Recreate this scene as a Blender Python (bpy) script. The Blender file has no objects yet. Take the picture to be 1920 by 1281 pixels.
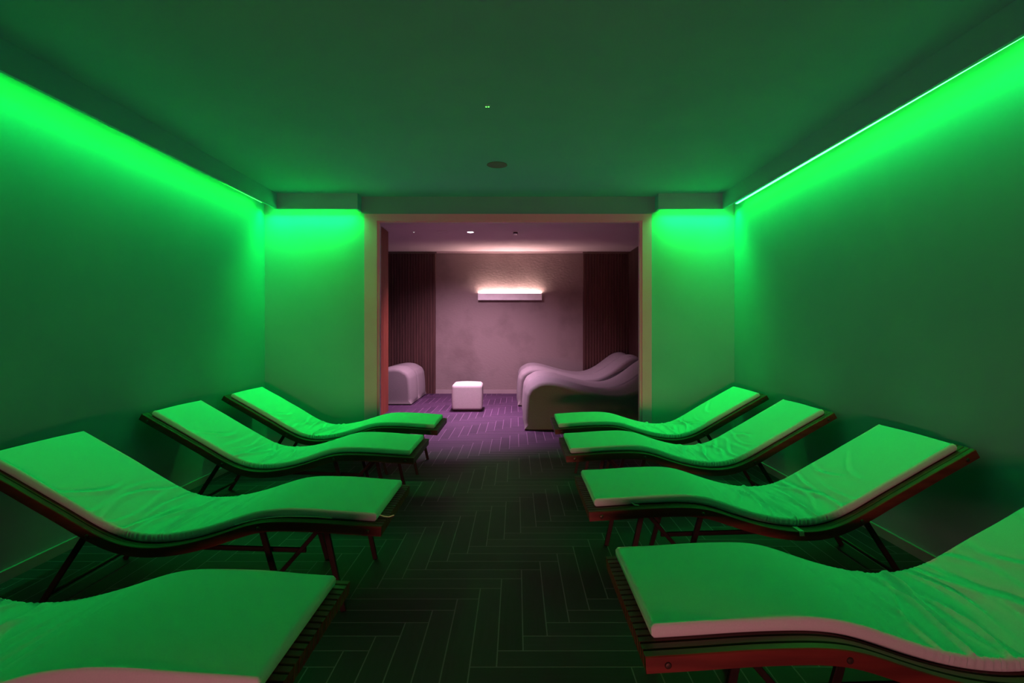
import bpy, bmesh, math, random
from mathutils import Vector, Matrix

# ------------------------------------------------------------------ camera, world, exposure
sc = bpy.context.scene
C = sc.collection
F = 1000.0            # focal length in pixels of the 1920 x 1281 frame
CX, CY = 968.0, 617.0 # vanishing point of the room's long direction
H = 1.30              # eye height

cam_d = bpy.data.cameras.new('camera')
cam = bpy.data.objects.new('camera', cam_d)
C.objects.link(cam)
cam.location = (0, 0, H)
cam.rotation_euler = (math.pi / 2, 0, 0)
cam_d.sensor_width = 36.0
cam_d.lens = F / 1920 * 36
cam_d.shift_x = (960 - CX) / 1920
cam_d.shift_y = (CY - 640.5) / 1920
cam_d.clip_start = 0.02
sc.camera = cam

world = bpy.data.worlds.new('world')
sc.world = world
world.use_nodes = True
world.node_tree.nodes['Background'].inputs[0].default_value = (0.02, 0.02, 0.02, 1)
world.node_tree.nodes['Background'].inputs[1].default_value = 0.1

sc.view_settings.view_transform = 'Standard'
sc.view_settings.look = 'None'
sc.view_settings.gamma = 1
sc.view_settings.use_curve_mapping = False
sc.view_settings.exposure = 0.0
sc.cycles.use_denoising = True
sc.cycles.max_bounces = 10
sc.cycles.diffuse_bounces = 6
sc.cycles.sample_clamp_indirect = 6.0

LED_COL = (0.0100, 1.0, 0.022)
LED_POWER = 54.0


def light(name, kind, loc, energy, col, rot=(0, 0, 0), **kw):
    d = bpy.data.lights.new(name, kind)
    d.energy = energy
    d.color = col
    for k, v in kw.items():
        setattr(d, k, v)
    o = bpy.data.objects.new(name, d)
    C.objects.link(o)
    o.location = loc
    o.rotation_euler = rot
    return o


# the dim warm lamp of the far end of the room, behind the photographer
light('room_lamp', 'AREA', (-0.4, -3.0, 0.43), 16, (1.0, 0.22, 0.20), (math.pi / 2, 0, math.radians(-6)),
      shape='RECTANGLE', size=1.6, size_y=0.22, spread=math.radians(72))
# the downward beam of the light strips in the coves
LEDC = (0.0, 1.0, 0.15)
for nm, lx, ly, lz, sx, sy, pw in (('cove_beam', 2.185, 3.64, 2.60, 0.03, 3.80, 10.0), ('cove_beam', -2.525, 3.64, 2.60, 0.03, 3.80, 10.0),
                                   ('cove_beam', -2.13, 5.504, 2.556, 0.94, 0.03, 14.0), ('cove_beam', 1.87, 5.504, 2.556, 0.76, 0.03, 11.5)):
    light(nm, 'AREA', (lx, ly, lz), pw, LEDC if sx < 0.1 else (0.0, 1.0, 0.07), (0, 0, 0), shape='RECTANGLE', size=sx, size_y=sy, spread=math.radians(125))
# recessed downlights of the back room (the first one is seen, the second sits behind the lintel)
light('downlight_beam', 'SPOT', (-0.736, 8.555, 2.835), 760, (1.0, 0.60, 0.84), (math.radians(16), 0, 0),
      spot_size=math.radians(126), spot_blend=1.0, shadow_soft_size=0.04)
light('downlight_beam', 'SPOT', (-0.736, 7.20, 2.835), 520, (1.0, 0.60, 0.90),
      spot_size=math.radians(76), spot_blend=0.85, shadow_soft_size=0.04)


def P(px, py, d):
    return Vector(((px - CX) * d / F, d, H - (py - CY) * d / F))


# ------------------------------------------------------------------ materials
def new_mat(name):
    m = bpy.data.materials.new(name)
    m.use_nodes = True
    nt = m.node_tree
    return m, nt, nt.nodes['Principled BSDF']


def mix_noise(nt, bsdf, a, b, scale, vec=None, detail=4, stretch=None, lo=0.35, hi=0.65):
    n = nt.nodes.new('ShaderNodeTexNoise')
    n.inputs['Scale'].default_value = scale
    n.inputs['Detail'].default_value = detail
    tc = nt.nodes.new('ShaderNodeTexCoord')
    mp = nt.nodes.new('ShaderNodeMapping')
    if stretch:
        mp.inputs['Scale'].default_value = stretch
    nt.links.new(tc.outputs['Object'], mp.inputs['Vector'])
    nt.links.new(mp.outputs['Vector'], n.inputs['Vector'])
    r = nt.nodes.new('ShaderNodeValToRGB')
    r.color_ramp.elements[0].position = lo
    r.color_ramp.elements[1].position = hi
    r.color_ramp.elements[0].color = (*a, 1)
    r.color_ramp.elements[1].color = (*b, 1)
    nt.links.new(n.outputs['Fac'], r.inputs['Fac'])
    nt.links.new(r.outputs['Color'], bsdf.inputs['Base Color'])
    return n, mp


def bump(nt, bsdf, src, strength, dist):
    b = nt.nodes.new('ShaderNodeBump')
    b.inputs['Strength'].default_value = strength
    b.inputs['Distance'].default_value = dist
    nt.links.new(src, b.inputs['Height'])
    nt.links.new(b.outputs['Normal'], bsdf.inputs['Normal'])


def simple(name, a, b=None, scale=8.0, rough=0.6, metallic=0.0, bmp=None, stretch=None, spec=0.5, **kw):
    m, nt, s = new_mat(name)
    b = b or tuple(min(1, x * 1.12) for x in a)
    n, _ = mix_noise(nt, s, a, b, scale, stretch=stretch, **kw)
    s.inputs['Roughness'].default_value = rough
    s.inputs['Metallic'].default_value = metallic
    s.inputs['Specular IOR Level'].default_value = spec
    if bmp:
        bump(nt, s, n.outputs['Fac'], bmp[0], bmp[1])
    return m


def emitter(name, col, strength):
    m, nt, s = new_mat(name)
    s.inputs['Base Color'].default_value = (0.6, 0.6, 0.6, 1)
    s.inputs['Emission Color'].default_value = (*col, 1)
    s.inputs['Emission Strength'].default_value = strength
    return m


M = {}
M['wall'] = simple('wall_paint', (0.19, 0.38, 0.54), (0.21, 0.40, 0.56), 2.0, 0.8, spec=0.2)
M['ceiling'] = simple('ceiling_paint', (0.24, 0.50, 0.72), (0.26, 0.52, 0.74), 2.0, 0.85, spec=0.15)
M['white_trim'] = simple('white_trim_paint', (0.62, 0.66, 0.66), None, 3.0, 0.5)
M['skirting'] = simple('skirting_paint', (0.22, 0.34, 0.42), None, 3.0, 0.5, spec=0.3)
M['skirting_end'] = simple('skirting_paint_mauve', (0.30, 0.24, 0.25), None, 3.0, 0.5, spec=0.3)
M['frame'] = simple('door_frame_lacquer', (0.94, 0.30, 0.70), (0.96, 0.32, 0.72), 4.0, 0.5)
M['lounge_ceiling'] = simple('lounge_ceiling_paint', (0.58, 0.46, 0.50), (0.60, 0.48, 0.52), 2.0, 0.85, spec=0.15)
M['mattress'] = simple('mattress_cotton', (0.46, 0.74, 0.86), (0.49, 0.77, 0.89), 220.0, 0.95, bmp=(0.08, 0.001), spec=0.1)
M['wave'] = simple('soft_upholstery', (0.22, 0.185, 0.20), (0.25, 0.21, 0.225), 90.0, 0.9, bmp=(0.06, 0.001), spec=0.2)
M['pouf'] = simple('pouf_leather', (0.62, 0.55, 0.53), (0.66, 0.59, 0.57), 60.0, 0.6, bmp=(0.05, 0.001))
M['wood'] = simple('stained_slat_wood', (0.075, 0.014, 0.012), (0.130, 0.027, 0.021), 6.0, 0.5, stretch=(0.6, 6, 6), bmp=(0.1, 0.002))
M['metal'] = simple('dark_painted_steel', (0.007, 0.006, 0.006), (0.011, 0.009, 0.009), 30.0, 0.45, metallic=0.2)
M['bolt'] = simple('steel_bolt', (0.10, 0.09, 0.08), None, 50.0, 0.35, metallic=0.8)
M['cord'] = simple('white_cotton_cord', (0.7, 0.7, 0.68), None, 200.0, 0.9)
M['grey'] = simple('grey_plastic', (0.13, 0.15, 0.15), None, 40.0, 0.6)
M['chrome'] = simple('bright_metal', (0.55, 0.55, 0.55), None, 40.0, 0.25, metallic=0.9)
M['lamp_white'] = simple('white_lamp_housing', (0.72, 0.70, 0.72), None, 10.0, 0.5)
M['led'] = emitter('green_led_glow', LED_COL, LED_POWER)
M['led_back'] = emitter('green_led_glow_strong', LED_COL, LED_POWER * 1.2)
M['spot_glow'] = emitter('downlight_glow', (1.0, 0.86, 0.96), 14.0)
M['lamp_glow'] = emitter('wall_lamp_glow', (1.0, 0.68, 0.60), 180.0)
M['dot_glow'] = emitter('green_indicator_glow', (0.15, 1.0, 0.12), 2.2)
M['pin_glow'] = emitter('white_indicator_glow', (0.85, 1.0, 0.85), 1.2)

# plaster with cloudy grey blotches and a trowelled relief
m, nt, s = new_mat('clouded_plaster')
n1, _ = mix_noise(nt, s, (0.180, 0.134, 0.132), (0.240, 0.186, 0.182), 1.9, detail=6, lo=0.30, hi=0.52)
s.inputs['Roughness'].default_value = 0.75
n2 = nt.nodes.new('ShaderNodeTexNoise')
n2.inputs['Scale'].default_value = 24
n2.inputs['Detail'].default_value = 5
tc = nt.nodes.new('ShaderNodeTexCoord')
mp = nt.nodes.new('ShaderNodeMapping')
mp.inputs['Scale'].default_value = (0.8, 1, 1.4)
nt.links.new(tc.outputs['Object'], mp.inputs['Vector'])
nt.links.new(mp.outputs['Vector'], n2.inputs['Vector'])
bump(nt, s, n2.outputs['Fac'], 0.6, 0.006)
M['plaster'] = m

# fluted dark red wood cladding: the flutes are real geometry, the grain is procedural
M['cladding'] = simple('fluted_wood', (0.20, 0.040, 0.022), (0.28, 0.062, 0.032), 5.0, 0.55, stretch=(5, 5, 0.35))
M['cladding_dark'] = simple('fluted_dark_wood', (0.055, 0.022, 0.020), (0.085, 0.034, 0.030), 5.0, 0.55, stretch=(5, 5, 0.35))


# herringbone wood-look floor tiles
def floor_material():
    m, nt, s = new_mat('herringbone_tiles')
    L = nt.links

    def mth(op, a, b=None):
        nd = nt.nodes.new('ShaderNodeMath')
        nd.operation = op
        for i, v in enumerate((a, b)):
            if v is None:
                continue
            if isinstance(v, (int, float)):
                nd.inputs[i].default_value = v
            else:
                L.new(v, nd.inputs[i])
        return nd.outputs[0]
    W, N = 0.1036, 6
    tc = nt.nodes.new('ShaderNodeTexCoord')
    sp = nt.nodes.new('ShaderNodeSeparateXYZ')
    L.new(tc.outputs['Object'], sp.inputs[0])
    u = mth('DIVIDE', mth('ADD', sp.outputs[0], 0.1796), W)
    v = mth('DIVIDE', mth('ADD', sp.outputs[1], -2.05), W)
    i, j = mth('FLOOR', u), mth('FLOOR', v)
    fu, fv = mth('SUBTRACT', u, i), mth('SUBTRACT', v, j)
    t = mth('FLOORED_MODULO', mth('SUBTRACT', j, i), 2 * N)
    isv = mth('LESS_THAN', t, N - 0.5)
    ish = mth('SUBTRACT', 1, isv)
    # vertical tiles
    pv = mth('ADD', t, fv)
    ev = mth('MINIMUM', mth('MINIMUM', fu, mth('SUBTRACT', 1, fu)), mth('MINIMUM', pv, mth('SUBTRACT', N, pv)))
    sh = mth('SUBTRACT', 2 * N - 1, t)
    ph = mth('ADD', sh, fu)
    eh = mth('MINIMUM', mth('MINIMUM', fv, mth('SUBTRACT', 1, fv)), mth('MINIMUM', ph, mth('SUBTRACT', N, ph)))
    e = mth('ADD', mth('MULTIPLY', ev, isv), mth('MULTIPLY', eh, ish))
    idx = mth('ADD', mth('MULTIPLY', i, isv), mth('MULTIPLY', mth('SUBTRACT', i, sh), ish))
    idy = mth('ADD', mth('MULTIPLY', mth('SUBTRACT', j, t), isv), mth('MULTIPLY', j, ish))
    cb = nt.nodes.new('ShaderNodeCombineXYZ')
    L.new(idx, cb.inputs[0])
    L.new(idy, cb.inputs[1])
    L.new(isv, cb.inputs[2])
    wn = nt.nodes.new('ShaderNodeTexWhiteNoise')
    L.new(cb.outputs[0], wn.inputs['Vector'])
    # lengthwise grain
    lx = mth('ADD', mth('MULTIPLY', fu, isv), mth('MULTIPLY', fv, ish))
    ly = mth('ADD', mth('MULTIPLY', pv, isv), mth('MULTIPLY', ph, ish))
    cg = nt.nodes.new('ShaderNodeCombineXYZ')
    L.new(mth('MULTIPLY', lx, 9), cg.inputs[0])
    L.new(mth('MULTIPLY', ly, 0.7), cg.inputs[1])
    L.new(mth('MULTIPLY', wn.outputs['Value'], 50), cg.inputs[2])
    gn = nt.nodes.new('ShaderNodeTexNoise')
    gn.inputs['Scale'].default_value = 1.0
    gn.inputs['Detail'].default_value = 4
    L.new(cg.outputs[0], gn.inputs['Vector'])
    tone = mth('ADD', mth('MULTIPLY', wn.outputs['Value'], 0.5), mth('MULTIPLY', gn.outputs['Fac'], 0.5))
    rp = nt.nodes.new('ShaderNodeValToRGB')
    rp.color_ramp.elements[0].position = 0.2
    rp.color_ramp.elements[1].position = 0.85
    rp.color_ramp.elements[0].color = (0.037, 0.0150, 0.044, 1)
    rp.color_ramp.elements[1].color = (0.066, 0.027, 0.074, 1)
    L.new(tone, rp.inputs['Fac'])
    gr = mth('LESS_THAN', e, 0.024)
    mx = nt.nodes.new('ShaderNodeMix')
    mx.data_type = 'RGBA'
    L.new(gr, mx.inputs['Factor'])
    L.new(rp.outputs['Color'], mx.inputs[6])
    mx.inputs[7].default_value = (0.230, 0.120, 0.230, 1)
    L.new(mx.outputs[2], s.inputs['Base Color'])
    s.inputs['Roughness'].default_value = 0.62
    s.inputs['Specular IOR Level'].default_value = 0.25
    sm = mth('MINIMUM', e, 0.05)
    bump(nt, s, sm, 0.5, 0.02)
    return m


M['floor'] = floor_material()


# ------------------------------------------------------------------ mesh helpers
def link_mesh(name, bm, mat, parent=None, smooth=False, sharp=None):
    me = bpy.data.meshes.new(name)
    bmesh.ops.recalc_face_normals(bm, faces=bm.faces[:])
    for f in bm.faces:
        f.smooth = smooth
    bm.to_mesh(me)
    bm.free()
    if smooth and sharp is not None:
        me.set_sharp_from_angle(angle=math.radians(sharp))
    o = bpy.data.objects.new(name, me)
    C.objects.link(o)
    me.materials.append(mat)
    if parent:
        o.parent = parent
    return o


def tag(o, label=None, cat=None, group=None, kind=None):
    for k, v in (('label', label), ('category', cat), ('group', group), ('kind', kind)):
        if v:
            o[k] = v
    return o


def thing(name, label, cat, loc=(0, 0, 0), rz=0.0, group=None):
    o = bpy.data.objects.new(name, None)
    o.empty_display_size = 0.1
    C.objects.link(o)
    o.location = loc
    o.rotation_euler = (0, 0, rz)
    return tag(o, label, cat, group)


def add_box(bm, x0, x1, y0, y1, z0, z1):
    vs = [bm.verts.new((x, y, z)) for x in (x0, x1) for y in (y0, y1) for z in (z0, z1)]
    for q in ((0, 1, 3, 2), (4, 6, 7, 5), (0, 4, 5, 1), (2, 3, 7, 6), (0, 2, 6, 4), (1, 5, 7, 3)):
        bm.faces.new([vs[k] for k in q])


def box(name, mat, *dims, parent=None, bevel=0.0):
    bm = bmesh.new()
    for d in dims:
        add_box(bm, *d)
    if bevel:
        bmesh.ops.bevel(bm, geom=bm.edges[:], offset=bevel, segments=2, affect='EDGES', profile=0.5)
    return link_mesh(name, bm, mat, parent)


def struct(o):
    o['kind'] = 'structure'
    return o


def add_ring_tube(bm, pts, r, n=10, cap=True):
    """round bar along a polyline"""
    rings = []
    for k, p in enumerate(pts):
        p = Vector(p)
        a = Vector(pts[max(0, k - 1)])
        b = Vector(pts[min(len(pts) - 1, k + 1)])
        d = (b - a).normalized()
        up = Vector((0, 1, 0)) if abs(d.y) < 0.9 else Vector((1, 0, 0))
        e1 = d.cross(up).normalized()
        e2 = d.cross(e1).normalized()
        rings.append([bm.verts.new(p + r * (math.cos(t) * e1 + math.sin(t) * e2))
                      for t in (2 * math.pi * i / n for i in range(n))])
    for a, b in zip(rings, rings[1:]):
        for i in range(n):
            bm.faces.new((a[i], a[(i + 1) % n], b[(i + 1) % n], b[i]))
    if cap:
        bm.faces.new(rings[0])
        bm.faces.new(rings[-1])


def add_flat_bar(bm, a, b, w, t):
    """rectangular bar between two points in a side plane (width w in the plane, t along y)"""
    a, b = Vector(a), Vector(b)
    d = (b - a).normalized()
    e1 = d.cross(Vector((0, 1, 0))).normalized() * (w / 2)
    e2 = Vector((0, t / 2, 0))
    vs = []
    for p in (a, b):
        vs.append([bm.verts.new(p + q) for q in (e1 + e2, -e1 + e2, -e1 - e2, e1 - e2)])
    for i in range(4):
        bm.faces.new((vs[0][i], vs[0][(i + 1) % 4], vs[1][(i + 1) % 4], vs[1][i]))
    bm.faces.new(vs[0])
    bm.faces.new(vs[1])


def lathe(bm, prof, c, n=32, axis='z'):
    """revolve (r, h) pairs about an axis through c"""
    rings = []
    for r, h in prof:
        ring = []
        for i in range(n):
            a = 2 * math.pi * i / n
            if axis == 'z':
                v = (c[0] + r * math.cos(a), c[1] + r * math.sin(a), c[2] + h)
            else:
                v = (c[0] + r * math.cos(a), c[1] + h, c[2] + r * math.sin(a))
            ring.append(bm.verts.new(v))
        rings.append(ring)
    for a, b in zip(rings, rings[1:]):
        for i in range(n):
            bm.faces.new((a[i], a[(i + 1) % n], b[(i + 1) % n], b[i]))
    bm.faces.new(rings[0])
    bm.faces.new(rings[-1])


def spline(pts, n):
    """natural cubic spline z(x) through pts, sampled n times"""
    xs = [p[0] for p in pts]
    ys = [p[1] for p in pts]
    k = len(pts)
    h = [xs[i + 1] - xs[i] for i in range(k - 1)]
    A = [0.0] * k
    Bd = [1.0] * k
    Cc = [0.0] * k
    D = [0.0] * k
    for i in range(1, k - 1):
        A[i] = h[i - 1]
        Bd[i] = 2 * (h[i - 1] + h[i])
        Cc[i] = h[i]
        D[i] = 6 * ((ys[i + 1] - ys[i]) / h[i] - (ys[i] - ys[i - 1]) / h[i - 1])
    for i in range(1, k):
        w = A[i] / Bd[i - 1]
        Bd[i] -= w * Cc[i - 1]
        D[i] -= w * D[i - 1]
    m2 = [0.0] * k
    m2[-1] = D[-1] / Bd[-1]
    for i in range(k - 2, -1, -1):
        m2[i] = (D[i] - Cc[i] * m2[i + 1]) / Bd[i]
    out = []
    for q in range(n):
        x = xs[0] + (xs[-1] - xs[0]) * q / (n - 1)
        i = 0
        while i < k - 2 and x > xs[i + 1]:
            i += 1
        a = (xs[i + 1] - x) / h[i]
        b = (x - xs[i]) / h[i]
        out.append((x, a * ys[i] + b * ys[i + 1] + ((a ** 3 - a) * m2[i] + (b ** 3 - b) * m2[i + 1]) * h[i] ** 2 / 6))
    return out


def normals2(pts):
    out = []
    for k in range(len(pts)):
        a = pts[max(0, k - 1)]
        b = pts[min(len(pts) - 1, k + 1)]
        dx, dz = b[0] - a[0], b[1] - a[1]
        l = math.hypot(dx, dz)
        out.append((-dz / l, dx / l))
    return out


def resample(pts, n):
    acc = [0.0]
    for a, b in zip(pts, pts[1:]):
        acc.append(acc[-1] + math.hypot(b[0] - a[0], b[1] - a[1]))
    out = []
    k = 0
    for q in range(n):
        s = acc[-1] * q / (n - 1)
        while k < len(acc) - 2 and s > acc[k + 1]:
            k += 1
        t = (s - acc[k]) / (acc[k + 1] - acc[k])
        out.append((pts[k][0] + t * (pts[k + 1][0] - pts[k][0]), pts[k][1] + t * (pts[k + 1][1] - pts[k][1])))
    return out, acc[-1]


# ------------------------------------------------------------------ the room shell
XL, XR = -2.64, 2.29         # side walls
YF, YB = -3.4, 5.60          # front wall (behind the camera) and dividing wall
YE = 10.74                   # end wall of the back room
ZC = 2.69                    # ceiling of the front room
ZL = 2.857                   # ceiling of the back room
OL, OR, OT = -1.456, 1.319, 2.434   # opening in the dividing wall
XA = -4.1                    # far left wall of the back room

struct(box('floor', M['floor'], (XA - 0.2, XR + 0.2, YF - 0.2, YE + 0.2, -0.12, 0.0)))
struct(box('ceiling', M['ceiling'], (XL - 0.2, XR + 0.2, YF - 0.2, YB, ZC, ZC + 0.3)))
struct(box('wall_left', M['wall'], (XL - 0.2, XL, YF - 0.2, YB, 0, ZC)))
struct(box('wall_right', M['wall'], (XR, XR + 0.2, YF - 0.2, YB, 0, ZC)))
struct(box('wall_front', M['wall'], (XL, XR, YF - 0.2, YF, 0, ZC)))
struct(box('wall_back', M['wall'], (XL - 0.2, OL, YB, YB + 0.06, 0, ZL + 0.15), (OR, XR + 0.2, YB, YB + 0.06, 0, ZL + 0.15),
           (OL, OR, YB, YB + 0.06, OT, ZL + 0.15)))
# back room
struct(box('ceiling_lounge', M['lounge_ceiling'], (XA - 0.2, XR + 0.2, YB + 0.06, YE + 0.2, ZL, ZL + 0.15)))
struct(box('wall_end', M['plaster'], (XA - 0.2, XR + 0.2, YE, YE + 0.2, 0, ZL)))
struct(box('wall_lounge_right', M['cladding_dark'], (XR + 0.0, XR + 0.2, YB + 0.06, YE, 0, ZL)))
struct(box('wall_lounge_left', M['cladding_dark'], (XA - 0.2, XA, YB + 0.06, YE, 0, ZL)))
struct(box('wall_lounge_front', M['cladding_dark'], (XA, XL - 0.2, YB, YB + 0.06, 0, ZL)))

# skirting
struct(box('baseboard_left', M['skirting'], (XL, XL + 0.014, YF, YB, 0, 0.058)))
struct(box('baseboard_right', M['skirting'], (XR - 0.014, XR, YF, YB, 0, 0.058)))
struct(box('baseboard_back', M['skirting'], (XL + 0.014, -1.592, YB - 0.014, YB, 0, 0.058),
           (1.419, XR - 0.014, YB - 0.014, YB, 0, 0.058)))
struct(box('baseboard_end', M['skirting_end'], (-1.622, 1.342, YE - 0.016, YE, 0, 0.078)))

# light coves: fascia boards hung from the ceiling in front of the walls
ZF = 2.53
FL, FR, FY = -2.45, 2.112, 5.46
RL, RR = -1.625, 1.455
FT = 0.022
struct(box('trim_1', M['ceiling'], (FL - FT, FL, YF, FY + FT, ZF, ZC)))
struct(box('trim_2', M['ceiling'], (FR, FR + FT, YF, FY + FT, ZF, ZC)))
struct(box('trim_3', M['ceiling'], (FL, RL, FY, FY + FT, ZF, ZC), (RL - FT, RL, FY + FT, YB, ZF, ZC)))
struct(box('trim_4', M['ceiling'], (RR, FR, FY, FY + FT, ZF, ZC), (RR, RR + FT, FY + FT, YB, ZF, ZC)))

# the lacquered frame of the wide opening
bm = bmesh.new()
y0, y1 = YB - 0.022, YB
add_box(bm, -1.590, -1.456, y0, y1, 0, 2.504)
add_box(bm, 1.319, 1.417, y0, y1, 0, 2.504)
add_box(bm, -1.456, 1.319, y0, y1, 2.434, 2.504)
door = struct(link_mesh('door_1', bm, M['frame']))
bm = bmesh.new()
for x0, x1, z0, z1 in ((-1.456, -1.433, 0, 2.434), (1.2936, 1.319, 0, 2.434), (-1.433, 1.2936, 2.418, 2.434)):
    add_box(bm, x0, x1, YB - 0.008, YB + 0.05, z0, z1)
link_mesh('lining', bm, M['frame'], door)


# fluted wood cladding of the back room
def fluted(name, mat, a, b, z0, z1, th, pitch, normal):
    """vertical flutes along a straight run a -> b (xy), standing out along normal"""
    bm = bmesh.new()
    a, b, nrm = Vector((*a, 0)), Vector((*b, 0)), Vector((*normal, 0))
    ln = (b - a).length
    d = (b - a).normalized()
    k = max(1, round(ln / pitch))
    p = ln / k
    prof = [Vector((0, 0))]
    for i in range(k):
        s = i * p
        prof += [Vector((s + 0.12 * p, th * 0.55)), Vector((s + 0.12 * p, th)), Vector((s + 0.88 * p, th)), Vector((s + 0.88 * p, th * 0.55))]
    prof.append(Vector((ln, 0)))
    lo = [bm.verts.new(a + d * q.x + nrm * q.y + Vector((0, 0, z0))) for q in prof]
    hi = [bm.verts.new(a + d * q.x + nrm * q.y + Vector((0, 0, z1))) for q in prof]
    n = len(prof)
    for i in range(n):
        j = (i + 1) % n
        bm.faces.new((lo[i], lo[j], hi[j], hi[i]))
    bm.faces.new(lo)
    bm.faces.new(hi)
    return link_mesh(name, bm, mat)


ZP = 2.812
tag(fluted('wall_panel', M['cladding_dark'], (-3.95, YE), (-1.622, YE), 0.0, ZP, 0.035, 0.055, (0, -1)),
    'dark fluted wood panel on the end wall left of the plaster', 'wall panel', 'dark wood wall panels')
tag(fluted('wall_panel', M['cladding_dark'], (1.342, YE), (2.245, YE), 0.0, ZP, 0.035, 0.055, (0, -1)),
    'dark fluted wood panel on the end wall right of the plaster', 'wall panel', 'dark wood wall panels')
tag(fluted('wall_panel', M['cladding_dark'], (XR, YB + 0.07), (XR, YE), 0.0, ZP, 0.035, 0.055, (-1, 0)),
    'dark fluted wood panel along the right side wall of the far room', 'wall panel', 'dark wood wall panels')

# the clad partition just inside the opening on the left
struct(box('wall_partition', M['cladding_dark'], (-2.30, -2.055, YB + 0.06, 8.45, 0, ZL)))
tag(fluted('wall_panel', M['cladding'], (-2.055, YB + 0.07), (-2.055, 8.45), 0.0, ZL - 0.02, 0.03, 0.05, (1, 0)),
    'red-brown fluted wood panel just inside the opening on the left', 'wall panel')

# thin crown strip above the plaster
struct(box('trim_5', M['lounge_ceiling'], (-1.60, 1.335, YE - 0.03, YE, ZL - 0.03, ZL)))


# ------------------------------------------------------------------ lights one can see
def led_strip(label, x0, x1, y0, y1, z, mat, droop=0.0):
    """aluminium channel with a glowing diffuser on its underside"""
    root = thing('led_strip', label, 'light strip', ((x0 + x1) / 2, (y0 + y1) / 2, z), 0, 'green light strips in the ceiling coves')
    hx, hy = (x1 - x0) / 2, (y1 - y0) / 2
    root.rotation_euler.x = -droop / (y1 - y0)
    box('channel', M['lamp_white'], (-hx, hx, -hy, hy, 0.004, 0.016), parent=root)
    i = 0.0015
    box('diffuser', mat, (-hx + i, hx - i, -hy + i, hy - i, 0.0, 0.004), parent=root)


ZS = 2.556
XSR, XSL = 2.218, -2.555
YS0 = 1.75
led_strip('green light strip in the cove along the right wall', XSR - 0.012, XSR + 0.012, YS0, 5.37, 2.573, M['led'], 0.026)
led_strip('green light strip in the cove along the left wall', XSL - 0.012, XSL + 0.012, YS0, 5.37, 2.580, M['led'], 0.012)
led_strip('green light strip in the short cove left of the wide opening', XSL + 0.03, RL - 0.05, 5.495, 5.519, ZS + 0.005, M['led_back'])
led_strip('green light strip in the short cove right of the wide opening', RR + 0.05, XSR - 0.03, 5.495, 5.519, ZS + 0.005, M['led_back'])

# ------------------------------------------------------------------ wave loungers of the front room
# local frame: x from the foot end towards the head, y across, z up; origin on the floor at the foot end
FOOT = 0.034
PROFILE = [(0, .450), (.125, .458), (.249, .4665), (.36, .471), (.449, .471), (.548, .459), (.686, .416), (.811, .379),
           (.935, .357), (1.047, .355), (1.147, .377), (1.246, .424), (1.371, .499), (1.496, .573), (1.621, .647),
           (1.732, .711), (1.764, .730)]
PROFILE = [(x * 1.02 + FOOT, z) for x, z in PROFILE]
MT = 0.042          # mattress thickness
MW = 0.55           # mattress width
WW = 0.645          # deck width
RAIL = 0.046        # height of the slats
TOP, LEN = resample(spline(PROFILE, 240), 220)
TOPN = normals2(TOP)


def deck_curve(n=90):
    base = [(p[0] - MT * q[0], p[1] - MT * q[1]) for p, q in zip(TOP, TOPN)]
    d0 = (base[0][0] - base[2][0], base[0][1] - base[2][1])
    l0 = math.hypot(*d0)
    d1 = (base[-1][0] - base[-3][0], base[-1][1] - base[-3][1])
    l1 = math.hypot(*d1)
    e0 = max(0.0, base[0][0] - 0.0) / max(1e-6, -d0[0] / l0)
    base = [(base[0][0] + d0[0] / l0 * e0, base[0][1] + d0[1] / l0 * e0)] + base
    base.append((base[-1][0] + d1[0] / l1 * 0.036, base[-1][1] + d1[1] / l1 * 0.036))
    return resample(base, n)[0]


DECK = deck_curve()
DECKN = normals2(DECK)


def deck_at(x, off=0.0):
    """point on the deck curve at local x, moved by off along the normal"""
    for k in range(len(DECK) - 1):
        if DECK[k][0] <= x <= DECK[k + 1][0]:
            t = (x - DECK[k][0]) / (DECK[k + 1][0] - DECK[k][0])
            z = DECK[k][1] + t * (DECK[k + 1][1] - DECK[k][1])
            nx, nz = DECKN[k]
            return (x + nx * off, z + nz * off)
    k = 0 if x < DECK[0][0] else -1
    return (DECK[k][0] + DECKN[k][0] * off, DECK[k][1] + DECKN[k][1] * off)


def add_slat(bm, y0, y1):
    rings = []
    for p, q in zip(DECK, DECKN):
        a = (p[0], p[1])
        b = (p[0] - q[0] * RAIL, p[1] - q[1] * RAIL)
        c = 0.003
        a2 = (p[0] - q[0] * c, p[1] - q[1] * c)
        rings.append([bm.verts.new(v) for v in ((a2[0], y0, a2[1]), (a[0], y0 + c, a[1]), (a[0], y1 - c, a[1]),
                                                (a2[0], y1, a2[1]), (b[0], y1, b[1]), (b[0], y0, b[1]))])
    for r, t in zip(rings, rings[1:]):
        for i in range(6):
            bm.faces.new((r[i], r[(i + 1) % 6], t[(i + 1) % 6], t[i]))
    bm.faces.new(rings[0])
    bm.faces.new(rings[-1])


def mesh_of(name, bm, mat, sharp=30):
    bmesh.ops.recalc_face_normals(bm, faces=bm.faces[:])
    me = bpy.data.meshes.new(name)
    for f in bm.faces:
        f.smooth = True
    bm.to_mesh(me)
    bm.free()
    for p in me.polygons:
        if len(p.vertices) > 40:
            p.use_smooth = False
    me.set_sharp_from_angle(angle=math.radians(sharp))
    me.materials.append(mat)
    return me


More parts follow.
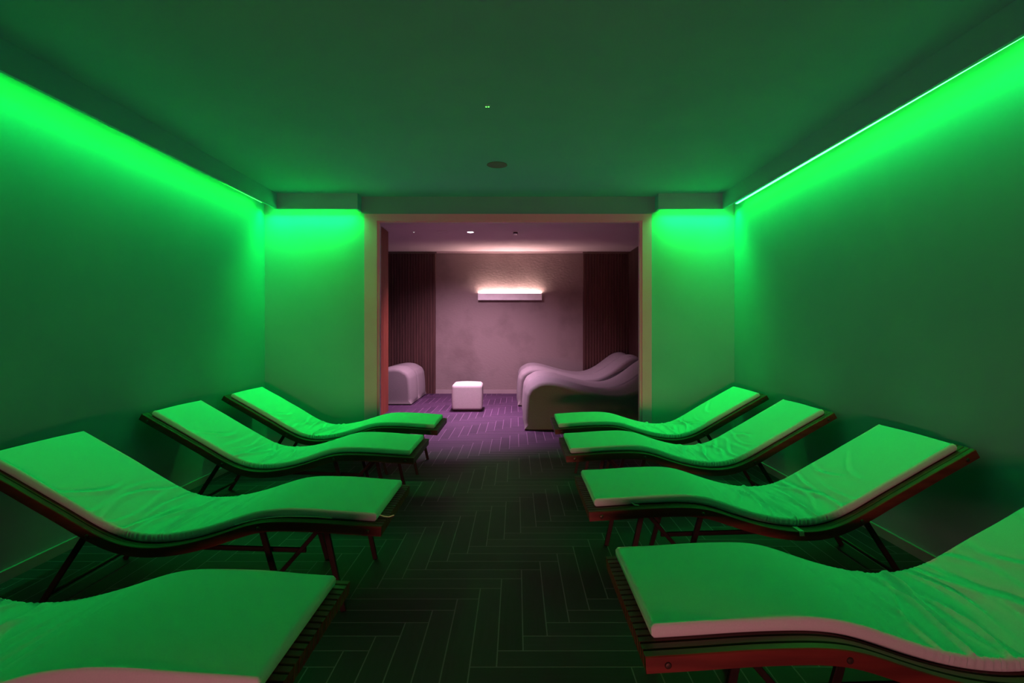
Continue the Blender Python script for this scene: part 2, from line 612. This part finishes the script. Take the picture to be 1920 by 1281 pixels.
NS = 19
PITCH = (WW - 0.0295) / (NS - 1)
SW = 0.0295
bm = bmesh.new()
for k in range(1, NS - 1):
    yc = -WW / 2 + SW / 2 + k * PITCH
    add_slat(bm, yc - SW / 2, yc + SW / 2)
for xx in (0.06, 0.30, 0.56, 0.98, 1.32, 1.60, DECK[-1][0] - 0.05):      # spacer rods through the slats
    p = deck_at(xx, -0.026)
    add_ring_tube(bm, [(p[0], -WW / 2 + 0.004, p[1]), (p[0], WW / 2 - 0.004, p[1])], 0.007, 8)
ME_DECK = mesh_of('slat_deck', bm, M['wood'])
ME_RAIL = []
for s in (-1, 1):
    bm = bmesh.new()
    yc = s * (WW / 2 - SW / 2)
    add_slat(bm, yc - SW / 2, yc + SW / 2)
    ME_RAIL.append(mesh_of('side_rail', bm, M['wood']))
BOLTS = (0.06, 0.56, 1.32, DECK[-1][0] - 0.05)
ME_BOLT = {}
for s in (-1, 1):
    for xx in BOLTS:
        bm = bmesh.new()
        p = deck_at(xx, -0.026)
        lathe(bm, [(0.0095, 0), (0.0095, s * 0.002), (0.0075, s * 0.0042), (0.003, s * 0.005)], (p[0], s * WW / 2, p[1]), 16, 'y')
        ME_BOLT[(s, xx)] = mesh_of('bolt', bm, M['bolt'])


def bar_mesh(name, a, b, w=0.026, t=0.016):
    bm = bmesh.new()
    add_flat_bar(bm, a, b, w, t)
    bmesh.ops.bevel(bm, geom=bm.edges[:], offset=0.002, segments=1, affect='EDGES')
    return mesh_of(name, bm, M['metal'], 20)


YS = WW / 2 - 0.045
BASE = []
top_a = deck_at(0.57, -RAIL + 0.004)
top_b = deck_at(0.265, -RAIL + 0.004)
top_r = deck_at(1.345, -RAIL + 0.004)
foot_a, foot_b, foot_r = (0.455, 0.0), (0.185, 0.0), (1.60, 0.0)
for s in (-1, 1):
    y = s * YS
    for tp, ft in ((top_a, foot_a), (top_b, foot_b), (top_r, foot_r)):
        BASE.append(('leg', bar_mesh('leg', (tp[0], y, tp[1]), (ft[0], y, ft[1] + 0.001))))
    lo_a = (top_a[0] + (foot_a[0] - top_a[0]) * 0.60, top_a[1] + (foot_a[1] - top_a[1]) * 0.60)
    BASE.append(('brace', bar_mesh('brace', (top_b[0] + 0.028, y - s * 0.017, top_b[1]), (lo_a[0], y - s * 0.017, lo_a[1]), 0.02, 0.012)))
    BASE.append(('stretcher', bar_mesh('stretcher', (0.37, y - s * 0.031, 0.268), (0.87, y - s * 0.031, 0.283), 0.022, 0.012)))
for ft, tp, f in ((foot_r, top_r, 0.80),):
    q = (tp[0] + (ft[0] - tp[0]) * f, tp[1] + (ft[1] - tp[1]) * f)
    bm = bmesh.new()
    add_ring_tube(bm, [(q[0], -YS, q[1]), (q[0], YS, q[1])], 0.010, 10)
    BASE.append(('crossbar', mesh_of('crossbar', bm, M['metal'])))


def mattress_mesh(seed):
    """cotton pad lying on the deck: rounded edges, creases in the dip, gathered side seam"""
    rnd = random.Random(seed)
    hw, th, er = MW / 2, MT, 0.011
    # creases
    cr = []
    for k in range(14):
        x = 0.68 + 0.052 * k + rnd.uniform(-.018, .018)
        main = math.exp(-((x - 1.06) / 0.20) ** 2)
        cr.append((x, rnd.uniform(-.05, .12), rnd.uniform(-.05, .05), rnd.uniform(.009, .017),
                   (0.005 + 0.015 * main) * rnd.uniform(.55, 1.15), rnd.uniform(-.22, .22), rnd.uniform(.20, .42)))
    for k in range(2):
        cr.append((rnd.uniform(1.36, 1.52), rnd.uniform(.05, .2), .05, .013, rnd.uniform(.004, .008), rnd.uniform(.0, .2), .14))

    def crease(x, y):
        h = 0.0
        for x0, sl, cv, sg, am, yc, ys in cr:
            d = (x - (x0 + sl * y + cv * math.sin(y * 9 + x0 * 20))) / sg
            if abs(d) > 4:
                continue
            w = math.exp(-((y - yc) / ys) ** 2)
            h += am * w * (math.exp(-d * d) - 0.75 * math.exp(-(d - 1.7) ** 2))
        return h
    NT = 260
    top, ln = resample(spline(PROFILE, 400), NT)
    nrm = normals2(top)
    ny = 56
    # half-section template: (y, height above the mattress bottom, is_top)
    sec = []
    for i in range(ny + 1):
        y = -hw + er + (2 * hw - 2 * er) * i / ny
        sec.append((y, th, 1))
    for a in (0.35, 0.8, 1.2):
        sec.append((hw - er + er * math.sin(a), th - er + er * math.cos(a), 0.4))
    for f in (0.7, 0.42, 0.2):
        sec.append((hw + 0.001, th * f, 0))
    sec.append((hw - 0.004, 0.002, 0))
    for i in range(7):
        sec.append((hw - 0.012 - (2 * hw - 0.024) * i / 6, 0.0, 0))
    sec.append((-hw + 0.004, 0.002, 0))
    for f in (0.2, 0.42, 0.7):
        sec.append((-hw - 0.001, th * f, 0))
    for a in (1.2, 0.8, 0.35):
        sec.append((-hw + er - er * math.sin(a), th - er + er * math.cos(a), 0.4))
    ns = len(sec)
    bm = bmesh.new()
    rings = []
    ph = rnd.uniform(0, 6)
    for k in range(NT):
        s = ln * k / (NT - 1)
        e = min(s, ln - s)
        sh = 1.0
        if e < er:
            sh = 1 - (1 - math.sqrt(max(0.0, 1 - (1 - e / er) ** 2))) * 0.45
        px, pz = top[k]
        qx, qz = nrm[k]
        bx, bz = px - qx * th, pz - qz * th
        gath = math.exp(-((px - 1.05) / 0.22) ** 2)
        ring = []
        for y, hh, tp in sec:
            d = hh
            yy = y
            if tp > 0.9:
                edge = min(1.0, (hw - abs(y)) / 0.03)
                d += crease(px, y) * (0.35 + 0.65 * edge)
                d += 0.004 * (1 - (y / hw) ** 2) - 0.002
                d += 0.0012 * math.sin(px * 7 + ph) * math.sin(y * 11 + ph)
            elif hh > 0.004:
                g = 0.0036 * gath * math.sin(s * 300 + 2.0 * math.sin(s * 41 + ph)) + 0.0011 * math.sin(s * 23 + ph)
                yy += g * (1 if y > 0 else -1)
                d += 0.0014 * math.sin(s * 9 + ph * 2) * (1 if tp else 0.5)
            d = th * 0.5 + (d - th * 0.5) * sh if e < er else d
            ring.append(bm.verts.new((bx + qx * d, yy, bz + qz * d)))
        rings.append(ring)
    for r, t in zip(rings, rings[1:]):
        for i in range(ns):
            bm.faces.new((r[i], r[(i + 1) % ns], t[(i + 1) % ns], t[i]))
    bm.faces.new(rings[0])
    bm.faces.new(rings[-1])
    return mesh_of('mattress', bm, M['mattress'], 50)


def child(name, me, parent):
    o = bpy.data.objects.new(name, me)
    C.objects.link(o)
    o.parent = parent
    return o


def lounger(seed, side, foot_x, yc, label, pad_shift):
    """side +1: head towards the right wall, -1: head towards the left wall"""
    root = thing('lounger', label, 'lounger', (foot_x, yc, 0), 0 if side > 0 else math.pi, 'wooden wave loungers along the side walls')
    child('slat_deck', ME_DECK, root)
    for s, me in zip((-1, 1), ME_RAIL):
        r = child('side_rail', me, root)
        for xx in BOLTS:
            child('bolt', ME_BOLT[(s, xx)], r)
    for nm, me in BASE:
        child(nm, me, root)
    mt = child('mattress', mattress_mesh(seed), root)
    mt.location = (0, pad_shift * side, 0.0005)
    mt['label'] = 'pale cotton mattress pad'
    return root, mt


# centre depths measured from the pad corners
LOUNGERS = [
    (11, 1, .352, 1.775, 'wooden wave lounger on the right nearest the camera, cut off by the picture edge', .030),
    (12, 1, .355, 2.925, 'wooden wave lounger with a pale tag on its rail, second from camera on right', .015),
    (13, 1, .350, 4.075, 'wooden wave lounger on the right, third from the camera, in front of the farthest one', .005),
    (14, 1, .345, 5.075, 'farthest wooden wave lounger on the right, beside the end of the wide opening', .000),
    (21, -1, -.590, 1.572, 'wooden wave lounger at the lower left corner, nearest the camera', .0),
    (22, -1, -.610, 2.735, 'wooden wave lounger with a loose white cord at its foot, second on the left', .0),
    (23, -1, -.710, 4.020, 'wooden wave lounger on the left, third from the camera, head against the wall', .0),
    (24, -1, -.695, 5.030, 'farthest wooden wave lounger on the left, in the corner of the front room', .0),
]
built = [lounger(*a) for a in LOUNGERS]


# ties of the pads
def tie(parent, pts, r=0.0022):
    bm = bmesh.new()
    add_ring_tube(bm, pts, r, 6)
    o = child('tie_cord', mesh_of('tie_cord', bm, M['cord']), parent)
    o['label'] = 'white tie cord'
    return o


d0 = deck_at(0.02, 0.003)
# second on the left: its near side is local +y
tie(built[5][1], [(0.034, 0.215, d0[1] + .010), (0.010, 0.222, d0[1] + .006), (-0.012, 0.228, d0[1] + .006), (-0.034, 0.222, d0[1] + .012)], 0.0028)
pts = []
for k in range(14):
    x = 0.24 + 0.034 * k
    q = deck_at(x, 0.006 + 0.003 * math.sin(k * .5))
    pts.append((q[0], 0.279 + 0.004 * math.sin(k * .45), q[1]))
tie(built[5][1], pts)
# second on the right: near side is local -y; a tag laid over the rail and a stub of cord
bm = bmesh.new()
q0, q1, q2 = deck_at(1.03, 0.004), deck_at(1.035, 0.0025), deck_at(1.04, -0.022)
strip = [(q0[0], -0.27, q0[1]), (q1[0], -WW / 2 - 0.002, q1[1]), (q2[0], -WW / 2 - 0.003, q2[1])]
rows = []
for x, y, z in strip:
    rows.append([bm.verts.new((x - .012, y - .015, z)), bm.verts.new((x + .012, y - .015, z))])
for a, b in zip(rows, rows[1:]):
    bm.faces.new((a[0], a[1], b[1], b[0]))
bmesh.ops.solidify(bm, geom=bm.faces[:], thickness=0.0015)
o = child('tag', mesh_of('tag', bm, M['cord']), built[1][1])
o['label'] = 'pale fabric tag over the rail'
q = deck_at(0.235, 0.004)
tie(built[1][1], [(q[0] - .012, -0.275, q[1] + .004), (q[0], -0.29, q[1]), (q[0] + .018, -0.296, q[1])], 0.003)


# ------------------------------------------------------------------ upholstered wave couches of the back room
WAVE_TOP = [(.129, .463), (.156, .524), (.209, .574), (.269, .608), (.354, .630), (.456, .629), (.609, .598), (.778, .551), (.949, .505),
            (1.119, .472), (1.245, .463), (1.415, .480), (1.56, .535), (1.70, .62), (1.84, .725), (1.97, .81), (2.06, .835), (2.15, .815), (2.215, .77)]
WX0 = 0.105


def wave_outline():
    """closed outline (x, z) from the foot bottom round over the top to the head bottom"""
    pts = [(0.0, 0.018)]
    for k in range(1, 8):
        f = k / 8
        pts.append((0.018 * math.sin(f * 1.2) - 0.008 * math.sin(f * math.pi), 0.018 + f * 0.40))
    top = spline([(x - WX0, z) for x, z in WAVE_TOP], 90)
    top[0] = (top[0][0], top[0][1])
    pts += top
    lx = top[-1][0]
    pts += [(lx + 0.005, 0.6), (lx + 0.005, 0.4), (lx + 0.005, 0.2), (lx, 0.018)]
    return resample(pts, 150)[0]


def wave_mesh(width):
    out = wave_outline()
    nr = normals2(out)
    # inward is the opposite of the left normal for this direction of travel
    R = 0.055
    prof = []
    for k in range(7):
        a = math.pi / 2 * k / 6
        prof.append((R * (1 - math.cos(a)) if False else R - R * math.sin(a), R - R * math.cos(a)))
    # prof: (inset, y distance from the end)
    CR = 0.030
    ys = [(ins + CR * 0.4, -width / 2 + dy) for ins, dy in prof]
    ys += [(CR * (2 * f - 1) ** 2 - CR * 0.6, -width / 2 + R + (width - 2 * R) * f) for f in (0.1, 0.2, 0.35, 0.5, 0.65, 0.8, 0.9)]
    ys += [(ins + CR * 0.4, width / 2 - dy) for ins, dy in reversed(prof)]
    bm = bmesh.new()
    rings = []
    for ins, y in ys:
        ring = []
        for (x, z), (nx, nz) in zip(out, nr):
            f = min(1.0, max(0.0, (z - 0.02) / 0.06))
            ring.append(bm.verts.new((x - nx * ins * f, y, z - nz * ins * f)))
        rings.append(ring)
    n = len(out)
    for r, t in zip(rings, rings[1:]):
        for i in range(n):
            bm.faces.new((r[i], r[(i + 1) % n], t[(i + 1) % n], t[i]))
    caps = [bm.faces.new(rings[0]), bm.faces.new(rings[-1])]
    return mesh_of('couch_body', bm, M['wave'], 42)


def plinth_mesh(width):
    bm = bmesh.new()
    add_box(bm, 0.05, 2.09, -width / 2 + 0.05, width / 2 - 0.05, 0.0, 0.022)
    return mesh_of('plinth', bm, M['metal'])


def couch(x, y0, y1, side, label):
    w = y1 - y0
    root = thing('wave_couch', label, 'couch', (x, (y0 + y1) / 2, 0), 0 if side > 0 else math.pi, 'upholstered wave couches of the far room')
    child('couch_body', wave_mesh(w), root)
    pl = child('plinth', plinth_mesh(w), root)
    pl['label'] = 'dark recessed base'
    return root


couch(WX0, 6.806, 7.675, 1, 'upholstered wave couch on the right nearest the opening, its dark side facing us')
couch(WX0, 7.725, 8.65, 1, 'upholstered wave couch on the right, second behind the opening, gap behind it')
couch(WX0 - 0.08, 8.95, 9.765, 1, 'upholstered wave couch on the right, third behind the opening')
couch(WX0 - 0.08, 9.81, 10.66, 1, 'upholstered wave couch on the right, farthest, against the end wall')
couch(-1.79, 9.09, 9.82, -1, 'nearer upholstered wave couch on the left beyond the wood partition')
couch(-1.79, 9.862, 10.62, -1, 'farther upholstered wave couch on the left, against the end wall')

# ------------------------------------------------------------------ the pouf
PX, PY = -0.780, 8.600
root = thing('pouf', 'pale cube pouf standing on the floor under the bright downlight', 'pouf', (PX, PY, 0), math.radians(1.5))
bm = bmesh.new()
hw, hh, rr = 0.234, 0.430, 0.040
G = 14


def pouf_shape(v):
    x, y, z = v
    k = Vector((x, y, z))
    c = Vector((max(-hw + rr, min(hw - rr, x)), max(-hw + rr, min(hw - rr, y)), max(0.03 + 0.012, min(hh - rr, z))))
    d = k - c
    if d.length > 1e-6:
        r = rr if z > hh / 2 else 0.012
        dd = d.normalized()
        k = c + Vector((dd.x * rr, dd.y * rr, dd.z * r))
    u, w = x / hw, y / hw
    if z > hh - 1e-4:
        k.z += 0.022 * (1 - u * u) * (1 - w * w)
    t = (z - 0.03) / (hh - 0.03)
    bul = 0.008 * math.sin(math.pi * max(0, min(1, t)))
    k.x *= 1 + bul / hw
    k.y *= 1 + bul / hw
    return k


def grid_face(fn):
    vs = [[bm.verts.new(pouf_shape(fn(i / G * 2 - 1, j / G * 2 - 1))) for j in range(G + 1)] for i in range(G + 1)]
    for i in range(G):
        for j in range(G):
            bm.faces.new((vs[i][j], vs[i + 1][j], vs[i + 1][j + 1], vs[i][j + 1]))


zm, zh = (hh + 0.03) / 2, (hh - 0.03) / 2
grid_face(lambda a, b: (a * hw, b * hw, hh))
grid_face(lambda a, b: (a * hw, b * hw, 0.03))
grid_face(lambda a, b: (hw, a * hw, zm + b * zh))
grid_face(lambda a, b: (-hw, a * hw, zm + b * zh))
grid_face(lambda a, b: (a * hw, hw, zm + b * zh))
grid_face(lambda a, b: (a * hw, -hw, zm + b * zh))
bmesh.ops.remove_doubles(bm, verts=bm.verts[:], dist=0.0005)
child('pouf_body', mesh_of('pouf_body', bm, M['pouf'], 60), root)
bm = bmesh.new()
add_box(bm, -hw + 0.02, hw - 0.02, -hw + 0.02, hw - 0.02, 0, 0.034)
pl = child('plinth', mesh_of('plinth', bm, M['metal']), root)
pl['label'] = 'dark recessed base'

# ------------------------------------------------------------------ wall lamp on the plaster
LX0, LX1 = -0.765, 0.511
LZ0, LZ1 = 1.878, 2.010
root = thing('wall_lamp', 'long white bar lamp on the plaster wall, throwing light upwards', 'wall lamp', ((LX0 + LX1) / 2, YE - 0.05, LZ0))
hwid = (LX1 - LX0) / 2
bm = bmesh.new()
hz = LZ1 - LZ0
add_box(bm, -hwid, hwid, -0.045, -0.037, 0, hz)        # front board
add_box(bm, -hwid, hwid, -0.037, 0.050, 0, 0.010)      # bottom
add_box(bm, -hwid, -hwid + 0.008, -0.037, 0.050, 0.010, hz)
add_box(bm, hwid - 0.008, hwid, -0.037, 0.050, 0.010, hz)
add_box(bm, -hwid + 0.008, hwid - 0.008, 0.044, 0.050, 0.010, hz - 0.03)
child('housing', mesh_of('housing', bm, M['lamp_white']), root)
bm = bmesh.new()
add_box(bm, -hwid + 0.012, hwid - 0.012, -0.012, 0.022, hz - 0.045, hz - 0.035)
g = child('light_strip', mesh_of('light_strip', bm, M['lamp_glow']), root)
g['label'] = 'glowing strip inside the bar'
bm = bmesh.new()
for sx in (-0.4, 0.0, 0.4):
    add_box(bm, sx - 0.012, sx + 0.012, -0.012, 0.022, 0.010, hz - 0.045)
child('strip_bracket', mesh_of('strip_bracket', bm, M['lamp_white']), root)


# ------------------------------------------------------------------ fittings on the ceilings
def disc(name, mat, prof, parent):
    bm = bmesh.new()
    lathe(bm, prof, (0, 0, 0), 36)
    return child(name, mesh_of(name, bm, mat, 40), parent)


# round grille in the front room
d = (ZC - H) * F / (CY - 309)
root = thing('ceiling_speaker', 'round dark grille set flush in the front room ceiling', 'speaker', ((932 - CX) * d / F, d, ZC))
disc('rim', M['grey'], [(0.086, 0), (0.087, -0.003), (0.082, -0.005), (0.079, -0.003)], root)
disc('grille', M['grey'], [(0.079, 0.0), (0.079, -0.0035), (0.04, -0.005), (0.004, -0.0055)], root)

# indicator lamp in the front room
d = (ZC - H) * F / (CY - 198)
root = thing('indicator_light', 'tiny green indicator light on the front room ceiling', 'indicator light', ((914 - CX) * d / F, d, ZC))
disc('indicator_body', M['ceiling'], [(0.021, 0), (0.020, -0.004), (0.016, -0.007), (0.004, -0.008)], root)
for sx, r in ((-0.008, 0.0055), (0.007, 0.006)):
    bm = bmesh.new()
    lathe(bm, [(r, 0), (r * .9, -.003), (r * .3, -.005)], (sx, 0, -0.0065), 12)
    child('indicator_lens', mesh_of('indicator_lens', bm, M['dot_glow'] if sx < 0 else M['dot_glow']), root)


def lounge_fit(px, py):
    dd = (ZL - H) * F / (CY - py)
    return ((px - CX) * dd / F, dd, ZL)


# downlight that is lit
loc = lounge_fit(882, 435)
root = thing('downlight', 'small bright round downlight in the far room ceiling', 'downlight', loc)
disc('bezel', M['lamp_white'], [(0.062, 0), (0.062, -0.004), (0.050, -0.006), (0.046, -0.002)], root)
disc('lens', M['spot_glow'], [(0.046, -0.001), (0.045, -0.007), (0.004, -0.010)], root)

# unlit flush ring beside it
loc = lounge_fit(831, 434.5)
root = thing('ceiling_ring', 'faint flush ring in the far room ceiling left of the lit downlight', 'ceiling fitting', loc)
disc('ring', M['lounge_ceiling'], [(0.098, 0), (0.098, -0.005), (0.086, -0.007), (0.080, -0.002)], root)
disc('cover', M['lounge_ceiling'], [(0.080, 0), (0.080, -0.003), (0.004, -0.004)], root)

# pin point light
loc = lounge_fit(776, 434.5)
root = thing('indicator_light', 'tiny pin light on the far room ceiling at the left', 'indicator light', loc)
disc('indicator_body', M['lamp_white'], [(0.022, 0), (0.020, -0.006), (0.012, -0.010), (0.004, -0.010)], root)
disc('indicator_lens', M['pin_glow'], [(0.009, -0.009), (0.008, -0.014), (0.002, -0.016)], root)

# smoke detector
loc = lounge_fit(966.5, 434)
root = thing('smoke_detector', 'small grey smoke detector hanging from the far room ceiling', 'smoke detector', loc)
disc('detector_base', M['lamp_white'], [(0.050, 0), (0.050, -0.012), (0.044, -0.016), (0.004, -0.016)], root)
disc('sensing_chamber', M['metal'], [(0.036, -0.016), (0.036, -0.038), (0.004, -0.038)], root)
disc('detector_cap', M['chrome'], [(0.042, -0.036), (0.043, -0.044), (0.030, -0.054), (0.004, -0.056)], root)
